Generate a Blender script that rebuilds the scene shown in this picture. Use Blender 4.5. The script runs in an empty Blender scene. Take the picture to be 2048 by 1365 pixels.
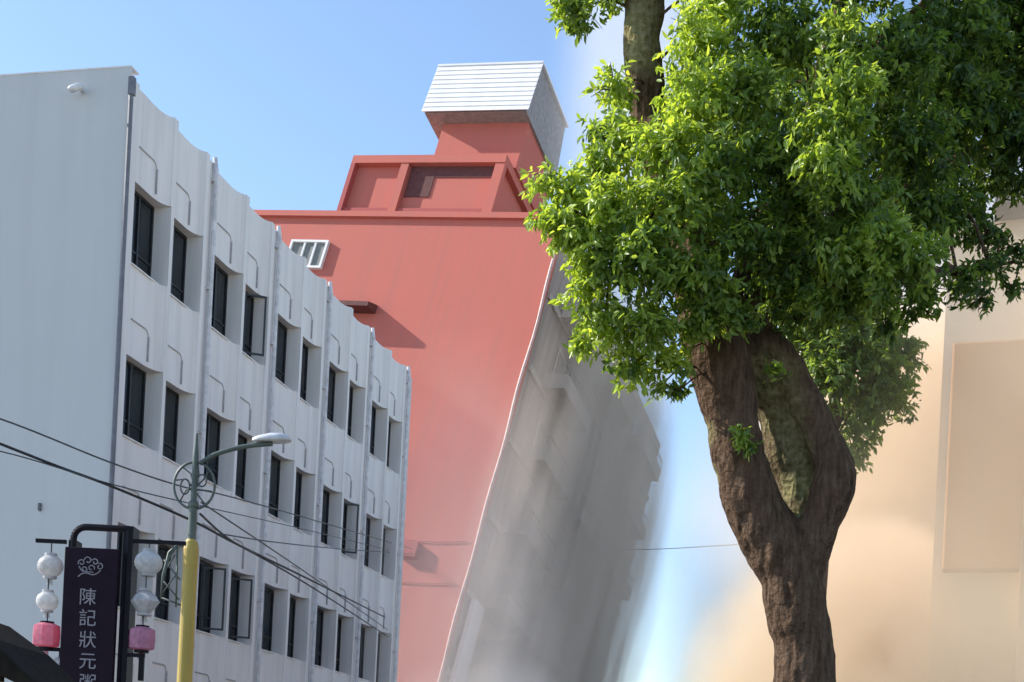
import bpy, bmesh, math, random
import numpy as np
from math import sin, cos, pi, radians
from mathutils import Vector, Matrix, noise as mnoise

random.seed(7)
rng = np.random.default_rng(7)
sc = bpy.context.scene
col = sc.collection

# ------------------------------------------------------------------ camera
FOC, PPX, PPY, ROLL, EYE = 2800.0, 1024.0, 1600.0, 0.05, 1.6   # in pixels of the 2048 wide photograph
cam_d = bpy.data.cameras.new('camera')
cam = bpy.data.objects.new('camera', cam_d)
col.objects.link(cam)
cam_d.sensor_width = 36.0
cam_d.lens = 36.0 * FOC / 2048.0
cam_d.shift_y = (PPY - 682.5) / 2048.0
cam_d.clip_start, cam_d.clip_end = 0.1, 3000.0
cam.location = (0, 0, EYE)
cam.rotation_euler = (radians(90), -ROLL, 0)   # checked below through the matrix
cam.matrix_world = Matrix.Translation((0, 0, EYE)) @ Matrix.Rotation(radians(90), 4, 'X') @ Matrix.Rotation(ROLL, 4, 'Z')
sc.camera = cam

# ------------------------------------------------------------------ sky and sun
SUN = Vector((-0.79, 0.19, 0.585)).normalized()
w = bpy.data.worlds.new('World')
sc.world = w
w.use_nodes = True
nt = w.node_tree
for n in list(nt.nodes):
    nt.nodes.remove(n)
sky = nt.nodes.new('ShaderNodeTexSky')
sky.sky_type = 'NISHITA'
sky.sun_disc = False
sky.sun_elevation = math.asin(SUN.z)
sky.sun_rotation = math.atan2(SUN.x, SUN.y)
sky.air_density = 1.0
sky.dust_density = 0.3
sky.ozone_density = 2.0
bg = nt.nodes.new('ShaderNodeBackground')
bg.inputs['Strength'].default_value = 0.15
wo = nt.nodes.new('ShaderNodeOutputWorld')
nt.links.new(sky.outputs[0], bg.inputs[0])
nt.links.new(bg.outputs[0], wo.inputs[0])
sun_d = bpy.data.lights.new('sun', 'SUN')
sun_d.energy = 4.0
sun_d.angle = radians(0.5)
sun_d.color = (1.0, 0.95, 0.87)
sun = bpy.data.objects.new('sun', sun_d)
sun.rotation_euler = SUN.to_track_quat('Z', 'Y').to_euler()
sun.location = (-40, 10, 60)
col.objects.link(sun)

sc.view_settings.view_transform = 'Standard'
sc.view_settings.look = 'None'
sc.view_settings.gamma = 1.0
sc.view_settings.use_curve_mapping = False
sc.view_settings.exposure = 0.8

sc.render.engine = 'CYCLES'
cy = sc.cycles
cy.use_denoising = True
try:
    cy.denoiser = 'OPENIMAGEDENOISE'
except Exception:
    pass
cy.max_bounces = 10
cy.diffuse_bounces = 4
cy.glossy_bounces = 3
cy.transmission_bounces = 6
cy.transparent_max_bounces = 8
cy.volume_bounces = 6
cy.volume_step_rate = 4.0
cy.volume_max_steps = 128
cy.use_adaptive_sampling = True
cy.adaptive_threshold = 0.02
cy.caustics_reflective = False
cy.caustics_refractive = False


# ------------------------------------------------------------------ helpers
def at(px, py, Y):
    a, b = px - PPX, PPY - py
    c, s = cos(ROLL), sin(ROLL)
    return Vector(((a * c - b * s) / FOC * Y, Y, EYE + (a * s + b * c) / FOC * Y))


def tag(o, label=None, cat=None, group=None, kind=None):
    if label:
        o['label'] = label
    if cat:
        o['category'] = cat
    if group:
        o['group'] = group
    if kind:
        o['kind'] = kind
    return o


def empty(name, loc=(0, 0, 0), mat=None):
    o = bpy.data.objects.new(name, None)
    o.empty_display_size = 0.2
    if mat is not None:
        o.matrix_world = mat
    else:
        o.location = loc
    col.objects.link(o)
    return o


class MB:
    def __init__(s):
        s.v, s.f = [], []

    def add(s, vs, fs):
        n = len(s.v)
        s.v += [tuple(p) for p in vs]
        s.f += [tuple(i + n for i in f) for f in fs]
        return s

    def box(s, x0, x1, y0, y1, z0, z1):
        vs = [(x, y, z) for z in (z0, z1) for y in (y0, y1) for x in (x0, x1)]
        return s.add(vs, [(0, 2, 3, 1), (4, 5, 7, 6), (0, 1, 5, 4), (2, 6, 7, 3), (0, 4, 6, 2), (1, 3, 7, 5)])

    def prism(s, poly, z0, z1):
        """poly: (x, y) seen from above, anticlockwise"""
        n = len(poly)
        vs = [(x, y, z0) for x, y in poly] + [(x, y, z1) for x, y in poly]
        fs = [tuple(range(n - 1, -1, -1)), tuple(range(n, 2 * n))]
        fs += [(i, (i + 1) % n, n + (i + 1) % n, n + i) for i in range(n)]
        return s.add(vs, fs)

    def tube(s, pts, rad, seg=8, caps=True):
        pts = [Vector(p) for p in pts]
        if not hasattr(rad, '__len__'):
            rad = [rad] * len(pts)
        rings = []
        up = None
        for i, p in enumerate(pts):
            d = (pts[min(i + 1, len(pts) - 1)] - pts[max(i - 1, 0)]).normalized()
            if up is None:
                up = Vector((0, 0, 1)) if abs(d.z) < 0.9 else Vector((1, 0, 0))
            a = d.cross(up).normalized()
            b = a.cross(d).normalized()
            up = b
            rings.append([p + (a * cos(2 * pi * k / seg) + b * sin(2 * pi * k / seg)) * rad[i] for k in range(seg)])
        vs = [p for r in rings for p in r]
        fs = []
        for i in range(len(pts) - 1):
            for k in range(seg):
                k2 = (k + 1) % seg
                fs.append((i * seg + k, (i + 1) * seg + k, (i + 1) * seg + k2, i * seg + k2))
        if caps:
            fs.append(tuple(range(seg)))
            fs.append(tuple((len(pts) - 1) * seg + k for k in range(seg - 1, -1, -1)))
        return s.add(vs, fs)

    def lathe(s, c, prof, seg=16):
        """prof: (radius, z) from bottom to top round a vertical axis through c"""
        c = Vector(c)
        n = len(prof)
        vs = [c + Vector((r * cos(2 * pi * k / seg), r * sin(2 * pi * k / seg), z)) for r, z in prof for k in range(seg)]
        fs = []
        for i in range(n - 1):
            for k in range(seg):
                k2 = (k + 1) % seg
                fs.append((i * seg + k, i * seg + k2, (i + 1) * seg + k2, (i + 1) * seg + k))
        fs.append(tuple(range(seg - 1, -1, -1)))
        fs.append(tuple((n - 1) * seg + k for k in range(seg)))
        return s.add(vs, fs)

    def mesh(s, name, mat, smooth=False):
        m = bpy.data.meshes.new(name)
        m.from_pydata(s.v, [], s.f)
        bm = bmesh.new()
        bm.from_mesh(m)
        bmesh.ops.recalc_face_normals(bm, faces=bm.faces)
        bm.to_mesh(m)
        bm.free()
        m.materials.append(mat)
        if smooth:
            m.polygons.foreach_set('use_smooth', [True] * len(m.polygons))
        return m

    def build(s, name, mat, parent=None, smooth=False, loc=None, bevel=0):
        o = bpy.data.objects.new(name, s.mesh(name, mat, smooth))
        col.objects.link(o)
        if parent:
            o.parent = parent
        if loc is not None:
            o.location = loc
        if bevel:
            b = o.modifiers.new('bevel', 'BEVEL')
            b.width = bevel
            b.segments = 2
            b.limit_method = 'ANGLE'
        return o


def inst(mesh, name, parent, loc, rot=(0, 0, 0), scale=(1, 1, 1)):
    o = bpy.data.objects.new(name, mesh)
    col.objects.link(o)
    o.parent = parent
    o.location, o.rotation_euler, o.scale = loc, rot, scale
    return o


# ------------------------------------------------------------------ materials
def mat_new(name):
    m = bpy.data.materials.new(name)
    m.use_nodes = True
    t = m.node_tree
    b = t.nodes['Principled BSDF']
    return m, t, b


def N(t, kind, **kw):
    n = t.nodes.new(kind)
    for k, v in kw.items():
        if k in n.inputs:
            n.inputs[k].default_value = v
        else:
            setattr(n, k, v)
    return n


def ramp(t, fac, stops):
    r = t.nodes.new('ShaderNodeValToRGB')
    e = r.color_ramp.elements
    while len(e) < len(stops):
        e.new(0.5)
    for k, (p, c) in enumerate(stops):
        e[k].position = p
        e[k].color = (*c, 1) if len(c) == 3 else c
    t.links.new(fac, r.inputs[0])
    return r


def coords(t, scale=(1, 1, 1), out='Object'):
    c = t.nodes.new('ShaderNodeTexCoord')
    m = t.nodes.new('ShaderNodeMapping')
    m.inputs['Scale'].default_value = scale
    t.links.new(c.outputs[out], m.inputs[0])
    return m.outputs[0]


def mixc(t, fac, a, b, mode='MIX'):
    m = t.nodes.new('ShaderNodeMix')
    m.data_type = 'RGBA'
    m.blend_type = mode
    for sock, v in ((0, fac), (6, a), (7, b)):
        if isinstance(v, (int, float)):
            m.inputs[sock].default_value = v
        elif isinstance(v, tuple):
            m.inputs[sock].default_value = (*v, 1)
        else:
            t.links.new(v, m.inputs[sock])
    return m.outputs[2]


def bump(t, b, height, strength=0.3, dist=0.02):
    n = t.nodes.new('ShaderNodeBump')
    n.inputs['Strength'].default_value = strength
    n.inputs['Distance'].default_value = dist
    t.links.new(height, n.inputs['Height'])
    t.links.new(n.outputs[0], b.inputs['Normal'])


def wall_mat(name, c, dirt, streak=0.5, patch=0.35, rough=0.85, sc_=1.0):
    """painted render with rain streaks and uneven weathering"""
    m, t, b = mat_new(name)
    s1 = N(t, 'ShaderNodeTexNoise', Scale=1.0, Detail=5.0, Roughness=0.6)
    t.links.new(coords(t, (2.6 * sc_, 2.6 * sc_, 0.16 * sc_)), s1.inputs['Vector'])
    r1 = ramp(t, s1.outputs[0], [(0.45, (0, 0, 0)), (0.75, (1, 1, 1))])
    s2 = N(t, 'ShaderNodeTexNoise', Scale=0.35 * sc_, Detail=4.0, Roughness=0.55)
    t.links.new(coords(t), s2.inputs['Vector'])
    r2 = ramp(t, s2.outputs[0], [(0.35, (0, 0, 0)), (0.7, (1, 1, 1))])
    f1 = N(t, 'ShaderNodeMath', operation='MULTIPLY')
    t.links.new(r1.outputs[0], f1.inputs[0])
    f1.inputs[1].default_value = streak
    f2 = N(t, 'ShaderNodeMath', operation='MULTIPLY')
    t.links.new(r2.outputs[0], f2.inputs[0])
    f2.inputs[1].default_value = patch
    a = mixc(t, f1.outputs[0], c, dirt)
    a2 = mixc(t, f2.outputs[0], a, tuple(0.55 * x + 0.45 * y for x, y in zip(c, dirt)))
    t.links.new(a2, b.inputs['Base Color'])
    b.inputs['Roughness'].default_value = rough
    s3 = N(t, 'ShaderNodeTexNoise', Scale=45.0, Detail=3.0)
    t.links.new(coords(t), s3.inputs['Vector'])
    bump(t, b, s3.outputs[0], 0.15, 0.01)
    return m


def plain(name, c, rough=0.6, metal=0.0, var=0.25, scale=6.0, spec=None):
    m, t, b = mat_new(name)
    n = N(t, 'ShaderNodeTexNoise', Scale=scale, Detail=4.0)
    t.links.new(coords(t), n.inputs['Vector'])
    r = ramp(t, n.outputs[0], [(0.3, tuple(x * (1 - var) for x in c)), (0.7, tuple(min(1, x * (1 + var * 0.5)) for x in c))])
    t.links.new(r.outputs[0], b.inputs['Base Color'])
    b.inputs['Roughness'].default_value = rough
    b.inputs['Metallic'].default_value = metal
    if spec is not None:
        b.inputs['Specular IOR Level'].default_value = spec
    return m


M = {}
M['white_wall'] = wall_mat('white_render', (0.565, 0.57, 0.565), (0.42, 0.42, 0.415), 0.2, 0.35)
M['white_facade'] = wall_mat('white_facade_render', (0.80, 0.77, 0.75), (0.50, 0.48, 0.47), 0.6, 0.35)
M['hood'] = plain('shadow_line_moulding', (0.42, 0.41, 0.42), 0.9)  # darker tone paints in the shadow line along the moulding
M['alu'] = plain('dark_aluminium', (0.03, 0.033, 0.038), 0.45, 0.3)
M['pipe'] = plain('downpipe_grey', (0.16, 0.165, 0.19), 0.6)
M['pipe_white'] = plain('downpipe_white', (0.68, 0.67, 0.69), 0.6)
M['red'] = wall_mat('red_paint', (0.55, 0.14, 0.10), (0.40, 0.14, 0.115), 0.45, 0.5, 0.85)
M['red_dark'] = wall_mat('red_trim_paint', (0.42, 0.085, 0.075), (0.3, 0.07, 0.065), 0.3, 0.4, 0.8)
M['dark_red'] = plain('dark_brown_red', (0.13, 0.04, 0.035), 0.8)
M['grey_side'] = wall_mat('grey_side_render', (0.36, 0.29, 0.25), (0.10, 0.08, 0.07), 0.9, 0.8)
M['pale_slab'] = wall_mat('pale_balcony_render', (0.44, 0.385, 0.34), (0.19, 0.16, 0.14), 0.7, 0.6)
M['cladding'] = plain('white_metal_sheet', (0.78, 0.77, 0.77), 0.45, 0.0, 0.08, 1.5)
M['cladding_shade'] = plain('shaded_cladding_grey', (0.3, 0.27, 0.26), 0.7)  # grey paints in the shade on the white box's side and underside
M['tan_wall'] = wall_mat('tan_render', (0.40, 0.17, 0.05), (0.30, 0.135, 0.05), 0.4, 0.4)
M['tan_light'] = wall_mat('cream_render', (0.62, 0.48, 0.34), (0.45, 0.34, 0.24), 0.4, 0.4)
M['dark_roof'] = plain('dark_eave', (0.10, 0.10, 0.10), 0.8)
M['asphalt'] = plain('asphalt', (0.05, 0.05, 0.052), 0.9, 0, 0.3, 1.2)
M['paving'] = plain('pavement_concrete', (0.28, 0.27, 0.25), 0.9, 0, 0.25, 2.0)
M['paint_white'] = plain('road_paint', (0.75, 0.75, 0.73), 0.7)
M['sign_black'] = plain('sign_plum_black', (0.016, 0.008, 0.017), 0.6, 0, 0.25, 6.0, 0.12)
M['sign_frame'] = plain('sign_frame_black', (0.010, 0.008, 0.013), 0.5, 0, 0.25, 6.0, 0.15)
M['sign_text'] = plain('sign_lettering', (0.27, 0.25, 0.28), 0.6, 0, 0.2)
M['green_pole'] = plain('lamp_green_grey_steel', (0.10, 0.125, 0.11), 0.5, 0.2)
M['yellow_pole'] = wall_mat('yellow_paint', (0.50, 0.36, 0.07), (0.30, 0.20, 0.06), 0.6, 0.5, 0.5, 3.0)
M['lamp_head'] = plain('lamp_head_white', (0.68, 0.68, 0.7), 0.35)
M['wire'] = plain('cable_black', (0.02, 0.022, 0.025), 0.6)
M['wire_grey'] = plain('cable_grey', (0.07, 0.08, 0.085), 0.6)
M['canopy'] = plain('canopy_dark', (0.022, 0.018, 0.014), 0.9, 0, 0.4, 9.0, 0.08)
M['trim_pink'] = plain('corner_conduit_pink', (0.62, 0.42, 0.38), 0.6)


def glass_mat():
    m, t, b = mat_new('window_glass')
    n = N(t, 'ShaderNodeTexNoise', Scale=0.9, Detail=2.0)
    t.links.new(coords(t, (1, 1, 0.6)), n.inputs['Vector'])
    r = ramp(t, n.outputs[0], [(0.35, (0.014, 0.017, 0.022)), (0.7, (0.06, 0.066, 0.075))])
    t.links.new(r.outputs[0], b.inputs['Base Color'])
    b.inputs['Roughness'].default_value = 0.12
    b.inputs['Specular IOR Level'].default_value = 0.45
    tr = N(t, 'ShaderNodeBsdfTransparent')
    tr.inputs[0].default_value = (0.8, 0.86, 0.88, 1)
    mx = N(t, 'ShaderNodeMixShader')
    mx.inputs[0].default_value = 0.55
    t.links.new(b.outputs[0], mx.inputs[1])
    t.links.new(tr.outputs[0], mx.inputs[2])
    t.links.new(mx.outputs[0], t.nodes['Material Output'].inputs[0])
    return m


M['glass'] = glass_mat()
M['dark_glass'] = plain('dark_glass', (0.02, 0.022, 0.026), 0.15)
M['curtain'] = plain('curtain_grey', (0.42, 0.42, 0.42), 0.9, 0, 0.4, 9.0)
M['dusty_pane'] = plain('dusty_pane', (0.2, 0.2, 0.18), 0.5)
M['room'] = plain('unlit_room_dark', (0.03, 0.032, 0.036), 0.9)


def lantern_mat(name, c, trans=0.5):
    m, t, b = mat_new(name)
    n = N(t, 'ShaderNodeTexNoise', Scale=14.0, Detail=3.0)
    t.links.new(coords(t), n.inputs['Vector'])
    r = ramp(t, n.outputs[0], [(0.3, tuple(x * 0.7 for x in c)), (0.7, c)])
    t.links.new(r.outputs[0], b.inputs['Base Color'])
    b.inputs['Roughness'].default_value = 0.5
    tr = N(t, 'ShaderNodeBsdfTranslucent')
    t.links.new(r.outputs[0], tr.inputs[0])
    mx = N(t, 'ShaderNodeMixShader')
    mx.inputs[0].default_value = trans
    t.links.new(b.outputs[0], mx.inputs[1])
    t.links.new(tr.outputs[0], mx.inputs[2])
    t.links.new(mx.outputs[0], t.nodes['Material Output'].inputs[0])
    return m


M['lantern_white'] = lantern_mat('lantern_white_paper', (0.9, 0.9, 0.9))
M['lantern_grey'] = lantern_mat('lantern_pale_grey_paper', (0.8, 0.79, 0.8))
M['lantern_pink'] = lantern_mat('lantern_pink_paper', (0.92, 0.34, 0.45))
M['lantern_mauve'] = lantern_mat('lantern_mauve_paper', (0.8, 0.38, 0.55))


def bark_mat():
    m, t, b = mat_new('camphor_bark')
    n1 = N(t, 'ShaderNodeTexNoise', Scale=1.0, Detail=6.0, Roughness=0.65)
    t.links.new(coords(t, (26, 26, 4.5)), n1.inputs['Vector'])
    c1 = ramp(t, n1.outputs[0], [(0.3, (0.06, 0.037, 0.024)), (0.55, (0.145, 0.092, 0.06)), (0.78, (0.22, 0.16, 0.115))])
    n2 = N(t, 'ShaderNodeTexNoise', Scale=2.1, Detail=4.0, Roughness=0.6)
    t.links.new(coords(t), n2.inputs['Vector'])
    attr = N(t, 'ShaderNodeAttribute', attribute_name='moss_light')
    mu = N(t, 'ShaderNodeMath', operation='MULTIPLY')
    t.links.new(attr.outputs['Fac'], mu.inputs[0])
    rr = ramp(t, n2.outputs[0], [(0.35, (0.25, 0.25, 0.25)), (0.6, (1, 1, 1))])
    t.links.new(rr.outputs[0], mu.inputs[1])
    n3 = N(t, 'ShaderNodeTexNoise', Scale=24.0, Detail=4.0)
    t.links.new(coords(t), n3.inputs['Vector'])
    moss_light_c = ramp(t, n3.outputs[0], [(0.3, (0.17, 0.165, 0.06)), (0.55, (0.40, 0.37, 0.17)), (0.75, (0.56, 0.52, 0.31))])  # moss colour, paled to hold the sunlight on the hollow
    out = mixc(t, mu.outputs[0], c1.outputs[0], moss_light_c.outputs[0])
    t.links.new(out, b.inputs['Base Color'])
    b.inputs['Roughness'].default_value = 0.95
    b.inputs['Specular IOR Level'].default_value = 0.08
    add = N(t, 'ShaderNodeMath', operation='ADD')
    t.links.new(n1.outputs[0], add.inputs[0])
    t.links.new(n3.outputs[0], add.inputs[1])
    bump(t, b, add.outputs[0], 1.0, 0.05)
    return m


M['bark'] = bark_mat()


def leaf_mat(name, lo, mid, hi, trans):
    m, t, b = mat_new(name)
    a = N(t, 'ShaderNodeAttribute', attribute_name='tint')
    oi = N(t, 'ShaderNodeObjectInfo')
    r = ramp(t, a.outputs['Fac'], [(0.0, lo), (0.5, mid), (1.0, hi)])
    t.links.new(r.outputs[0], b.inputs['Base Color'])
    b.inputs['Roughness'].default_value = 0.38
    b.inputs['Specular IOR Level'].default_value = 0.5
    tr = N(t, 'ShaderNodeBsdfTranslucent')
    tc = mixc(t, 1.0, r.outputs[0], (2.3, 2.1, 0.7), 'MULTIPLY')
    t.links.new(tc, tr.inputs[0])
    mx = N(t, 'ShaderNodeMixShader')
    mx.inputs[0].default_value = trans
    t.links.new(b.outputs[0], mx.inputs[1])
    t.links.new(tr.outputs[0], mx.inputs[2])
    t.links.new(mx.outputs[0], t.nodes['Material Output'].inputs[0])
    return m


M['leaf'] = leaf_mat('camphor_leaf', (0.035, 0.075, 0.026), (0.13, 0.21, 0.05), (0.34, 0.44, 0.10), 0.5)
M['leaf_far'] = leaf_mat('dusty_leaf', (0.07, 0.12, 0.035), (0.13, 0.20, 0.06), (0.20, 0.27, 0.09), 0.5)

# ------------------------------------------------------------------ ground
MB().box(-400, 400, -60, 900, -0.5, 0.0).build('ground', M['paving']).__setitem__('kind', 'structure')
MB().add([(-3.6, -60, 0.004), (3.4, -60, 0.004), (22, 60, 0.004), (15, 62, 0.004), (-3.0, 28, 0.004)], [(0, 1, 2, 3, 4)]).build('road', M['asphalt']).__setitem__('kind', 'structure')

# ------------------------------------------------------------------ white building
TH = 0.219
WX, WY = -8.174, 28.0
wb = empty('white_building', mat=Matrix.Translation((WX, WY, 0)) @ Matrix.Rotation(pi / 2 - TH, 4, 'Z'))
tag(wb, 'long white four-storey building with ribbed facade and blank end wall on the left', 'building')
PAIR, OFF, OW = 3.72, 1.54, 1.28
RIB = 0.19
LEN = 18.75
ZT = [13.60, 10.14, 6.77, 3.40]
ZB = [11.93, 8.49, 5.06, 1.75]
PAR = 15.45


def unit_profile(width):
    """plan of one window unit, x along the facade, y inward (outward negative)"""
    p = [(0, 0), (0.72, 0)]
    for k in range(1, 9):
        u = k / 8
        p.append((0.72 + 0.52 * u, -RIB * (1 - math.sqrt(1 - (u * 0.985) ** 2))))
    p += [(1.25, -RIB), (1.42, -RIB), (1.425, -0.02)]
    if width > 1.8:
        p += [(1.60, -0.02), (1.61, -0.10), (1.98, -0.10), (1.99, -0.02)]
    p.append((width, -0.02))
    return p


facade = MB()
units = []
for i in range(5):
    units.append((PAIR * i, OFF))
    units.append((PAIR * i + OFF, PAIR - OFF))
for x0, wd in units:
    prof = unit_profile(wd)
    full = [(x0 + x, y) for x, y in prof] + [(x0 + wd, 0.50), (x0, 0.50)]
    ribpart = [(x0 + OW, 0.50), (x0 + OW, -RIB)] + [(x0 + x, y) for x, y in prof if x > OW] + [(x0 + wd, 0.50)]
    # solid bands
    bands = [(ZT[0], PAR), (ZT[1], ZB[0]), (ZT[2], ZB[1]), (ZT[3], ZB[2]), (0.0, ZB[3])]
    for a, b_ in bands:
        facade.prism(full, a, b_)
    for a, b_ in zip(ZB, ZT):
        facade.prism(ribpart, a, b_)
fw = facade.build('facade_wall', M['white_facade'], wb)
# parapet lip, slightly uneven heights along the ribs
MB().prism([(-0.32, -0.03), (0.0, -0.03), (0.0, 0.50), (-0.32, 0.50)], 0, 15.5).build('corner_pier', M['white_facade'], wb)
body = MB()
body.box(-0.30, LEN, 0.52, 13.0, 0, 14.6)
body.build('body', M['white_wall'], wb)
MB().box(0.0, LEN - 0.05, 0.503, 0.516, 0.5, 14.0).build('room_dark_sheet', M['room'], wb)  # dark sheet standing in for the unlit rooms behind the glass
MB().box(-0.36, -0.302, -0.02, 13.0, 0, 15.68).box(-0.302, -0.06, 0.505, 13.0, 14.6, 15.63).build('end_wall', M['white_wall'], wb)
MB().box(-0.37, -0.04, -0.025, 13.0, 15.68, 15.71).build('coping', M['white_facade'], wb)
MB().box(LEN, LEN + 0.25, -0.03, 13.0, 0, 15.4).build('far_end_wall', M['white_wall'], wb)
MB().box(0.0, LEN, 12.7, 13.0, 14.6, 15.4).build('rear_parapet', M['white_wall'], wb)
# dark corner downpipe
MB().tube([(-0.40, -0.07, 0.0), (-0.40, -0.07, 15.0), (-0.38, -0.05, 15.2)], 0.05, 8).box(-0.45, -0.33, -0.13, -0.022, 15.1, 15.45).build('downpipe', M['pipe'], wb)
for i in range(5):
    xp = PAIR * i + OFF + 1.76
    d = MB().tube([(xp, -0.19, 0), (xp, -0.19, 15.25), (xp, -0.14, 15.55)], 0.055, 8)
    for zc in (3, 6.2, 9.4, 12.6, 15):
        d.box(xp - 0.085, xp + 0.085, -0.20, -0.09, zc, zc + 0.05)
    d.build('downpipe', M['pipe_white'], wb)

# windows: one frame mesh, panes and sashes as children
fr = MB()
fr.box(0, OW, 0.14, 0.20, 0, 0.06).box(0, OW, 0.14, 0.20, 1.61, 1.67).box(0, 0.05, 0.14, 0.20, 0.06, 1.61).box(OW - 0.05, OW, 0.14, 0.20, 0.06, 1.61)
fr.box(OW / 2 - 0.03, OW / 2 + 0.03, 0.13, 0.20, 0.06, 1.61).box(0.05, OW - 0.05, 0.145, 0.195, 0.42, 0.46)
frame_me = fr.mesh('window', M['alu'])
pane_me = MB().box(0.05, OW / 2 - 0.03, 0.165, 0.175, 0.06, 1.61).mesh('pane', M['glass'])
sill_me = MB().box(0.0, OW, -0.10, 0.14, 0.0, 0.03).mesh('sill', M['white_facade'])
cur_me = MB()
for k in range(7):
    cur_me.box(0.06 + k * 0.08, 0.06 + k * 0.08 + 0.05, 0.225 + 0.02 * (k % 2), 0.235 + 0.02 * (k % 2), 0.06, 1.61)
cur_me = cur_me.mesh('curtain', M['curtain'])
sash = MB()
sash.box(0, 0.52, -0.02, 0.02, 0, 0.045).box(0, 0.52, -0.02, 0.02, 1.40, 1.445).box(0, 0.045, -0.02, 0.02, 0.045, 1.40).box(0.475, 0.52, -0.02, 0.02, 0.045, 1.40)
sash_me = sash.mesh('open_sash', M['alu'])
hood = MB()
hood.box(0.10, 0.70, -0.022, 0.002, 0.605, 0.63)
pts = [(0.70 + 0.13 * sin(a), -0.012, 0.49 + 0.13 * cos(a)) for a in np.linspace(0, pi / 2, 6)]
hood.tube(pts, 0.013, 6).box(0.815, 0.84, -0.05, 0.002, -0.02, 0.49)
hood_me = hood.mesh('window_moulding', M['hood'])
OPEN = {(0, 3), (2, 2), (2, 3), (1, 7)}
for fl in range(4):
    for k, (x0, wd) in enumerate(units):
        z = ZB[fl]
        wo_ = inst(frame_me, 'window', wb, (x0, 0.06, z))
        inst(pane_me, 'pane', wo_, (0, 0, 0))
        inst(pane_me, 'pane', wo_, (OW / 2 - 0.02, 0, 0))
        if random.random() < 0.6:
            inst(cur_me, 'curtain', wo_, (0.0 if random.random() < 0.5 else 0.58, -0.02, 0))
        inst(sill_me, 'sill', wo_, (0, 0, 0))
        inst(hood_me, 'window_moulding', wb, (x0 + 0.05, 0, ZT[fl] + 0.12))
        if (fl, k) in OPEN:
            inst(sash_me, 'open_sash', wo_, (OW / 2 + 0.02, 0.10, 0.12), (0, 0, radians(-58)))

# round floodlight near the top of the end wall
fl_ = MB().tube([(-0.36, 1.02, 15.25), (-0.47, 1.02, 15.25)], [0.03, 0.03], 10)
fl_.tube([(-0.5, 0.92, 15.27), (-0.52, 1.00, 15.27), (-0.56, 1.15, 15.21), (-0.58, 1.20, 15.19)], [0.05, 0.07, 0.07, 0.04], 12)
fl_.build('floodlight', M['lamp_head'], wb, smooth=True)
q = wb.matrix_world.inverted() @ at(115, 1028, 28.6)
MB().tube([(-0.365, q.y, q.z - 0.06), (-0.39, q.y, q.z - 0.05), (-0.39, q.y, q.z + 0.07)], 0.035, 8).build('wall_hook', M['pipe'], wb)

# ------------------------------------------------------------------ red leaning building
U = Vector((0.92430198, -0.36386908, -0.1151744))
V = Vector((0.19734398, 0.19734398, 0.96026596))
W_ = Vector((0.32668211, 0.9103047, -0.2542128))
RO = Vector((-4.134, 49.968, 0.031))
rm = Matrix((U, W_, V)).transposed().to_4x4()
rm.translation = RO
rb = empty('red_building', mat=rm)
tag(rb, 'tall red building leaning right in the dust with a white louvred box on top', 'building')
TOP, DEP, WID = 25.5, 17.6, 18.0
MB().box(-WID, -0.01, 0, 0.35, -6, TOP).build('front_wall', M['red'], rb)
side = MB().box(-0.36, 0, 0.36, DEP, -6, TOP - 0.1)
side.build('side_wall', M['grey_side'], rb)
MB().box(-WID, -WID + 0.3, 0.36, DEP, -6, TOP).build('far_side_wall', M['red'], rb)
MB().box(-WID, -0.3, DEP + 0.005, DEP + 0.3, -6, TOP - 0.1).build('rear_wall', M['red'], rb)
MB().box(-WID + 0.31, -0.37, 0.36, DEP - 0.01, TOP - 0.7, TOP - 0.4).build('roof', M['pale_slab'], rb)
MB().box(-WID - 0.1, 0.08, -0.16, 0.42, TOP - 0.12, TOP + 0.14).build('coping', M['red'], rb)
# light conduit down the leaning corner
pts = [(0.07 + 0.03 * sin(z * 1.3), -0.06 + 0.02 * cos(z * 0.9), z) for z in np.linspace(-3, TOP - 0.2, 40)]
MB().tube(pts, 0.055, 6).build('corner_conduit', M['trim_pink'], rb)
# caged window with deep frame
wn = MB()
wn.box(-11.95, -10.15, -0.16, 0.0, 22.9, 23.0).box(-11.95, -10.15, -0.16, 0.0, 24.12, 24.22).box(-11.95, -11.85, -0.16, 0, 23.0, 24.12).box(-10.25, -10.15, -0.16, 0, 23.0, 24.12)
wn.box(-11.3, -11.22, -0.14, 0, 23.0, 24.12).box(-10.78, -10.70, -0.14, 0, 23.0, 24.12)
rw = wn.build('window', M['cladding'], rb)
for a, b_ in ((-11.85, -11.3), (-11.22, -10.78), (-10.70, -10.25)):
    MB().box(a, b_, -0.07, -0.05, 23.0, 24.12).build('pane', M['dusty_pane'], rw)
# projecting canopy that throws the dark wedge of shadow
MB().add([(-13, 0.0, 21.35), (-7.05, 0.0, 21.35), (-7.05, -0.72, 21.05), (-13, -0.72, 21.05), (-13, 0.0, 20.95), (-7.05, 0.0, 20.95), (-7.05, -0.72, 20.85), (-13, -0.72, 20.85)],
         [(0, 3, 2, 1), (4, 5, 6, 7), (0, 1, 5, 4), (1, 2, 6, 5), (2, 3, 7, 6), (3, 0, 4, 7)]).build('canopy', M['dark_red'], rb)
MB().box(-2.85, -2.15, -0.25, 0.0, 10.6, 11.25).build('junction_box', M['red_dark'], rb, bevel=0.03)
for z in (9.9, 11.6):
    MB().tube([(x, -0.04, z - 0.25 * sin((x + 5) / 5 * pi)) for x in np.linspace(-5, -0.3, 14)], 0.016, 5).build('wall_cable', M['red_dark'], rb)
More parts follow.
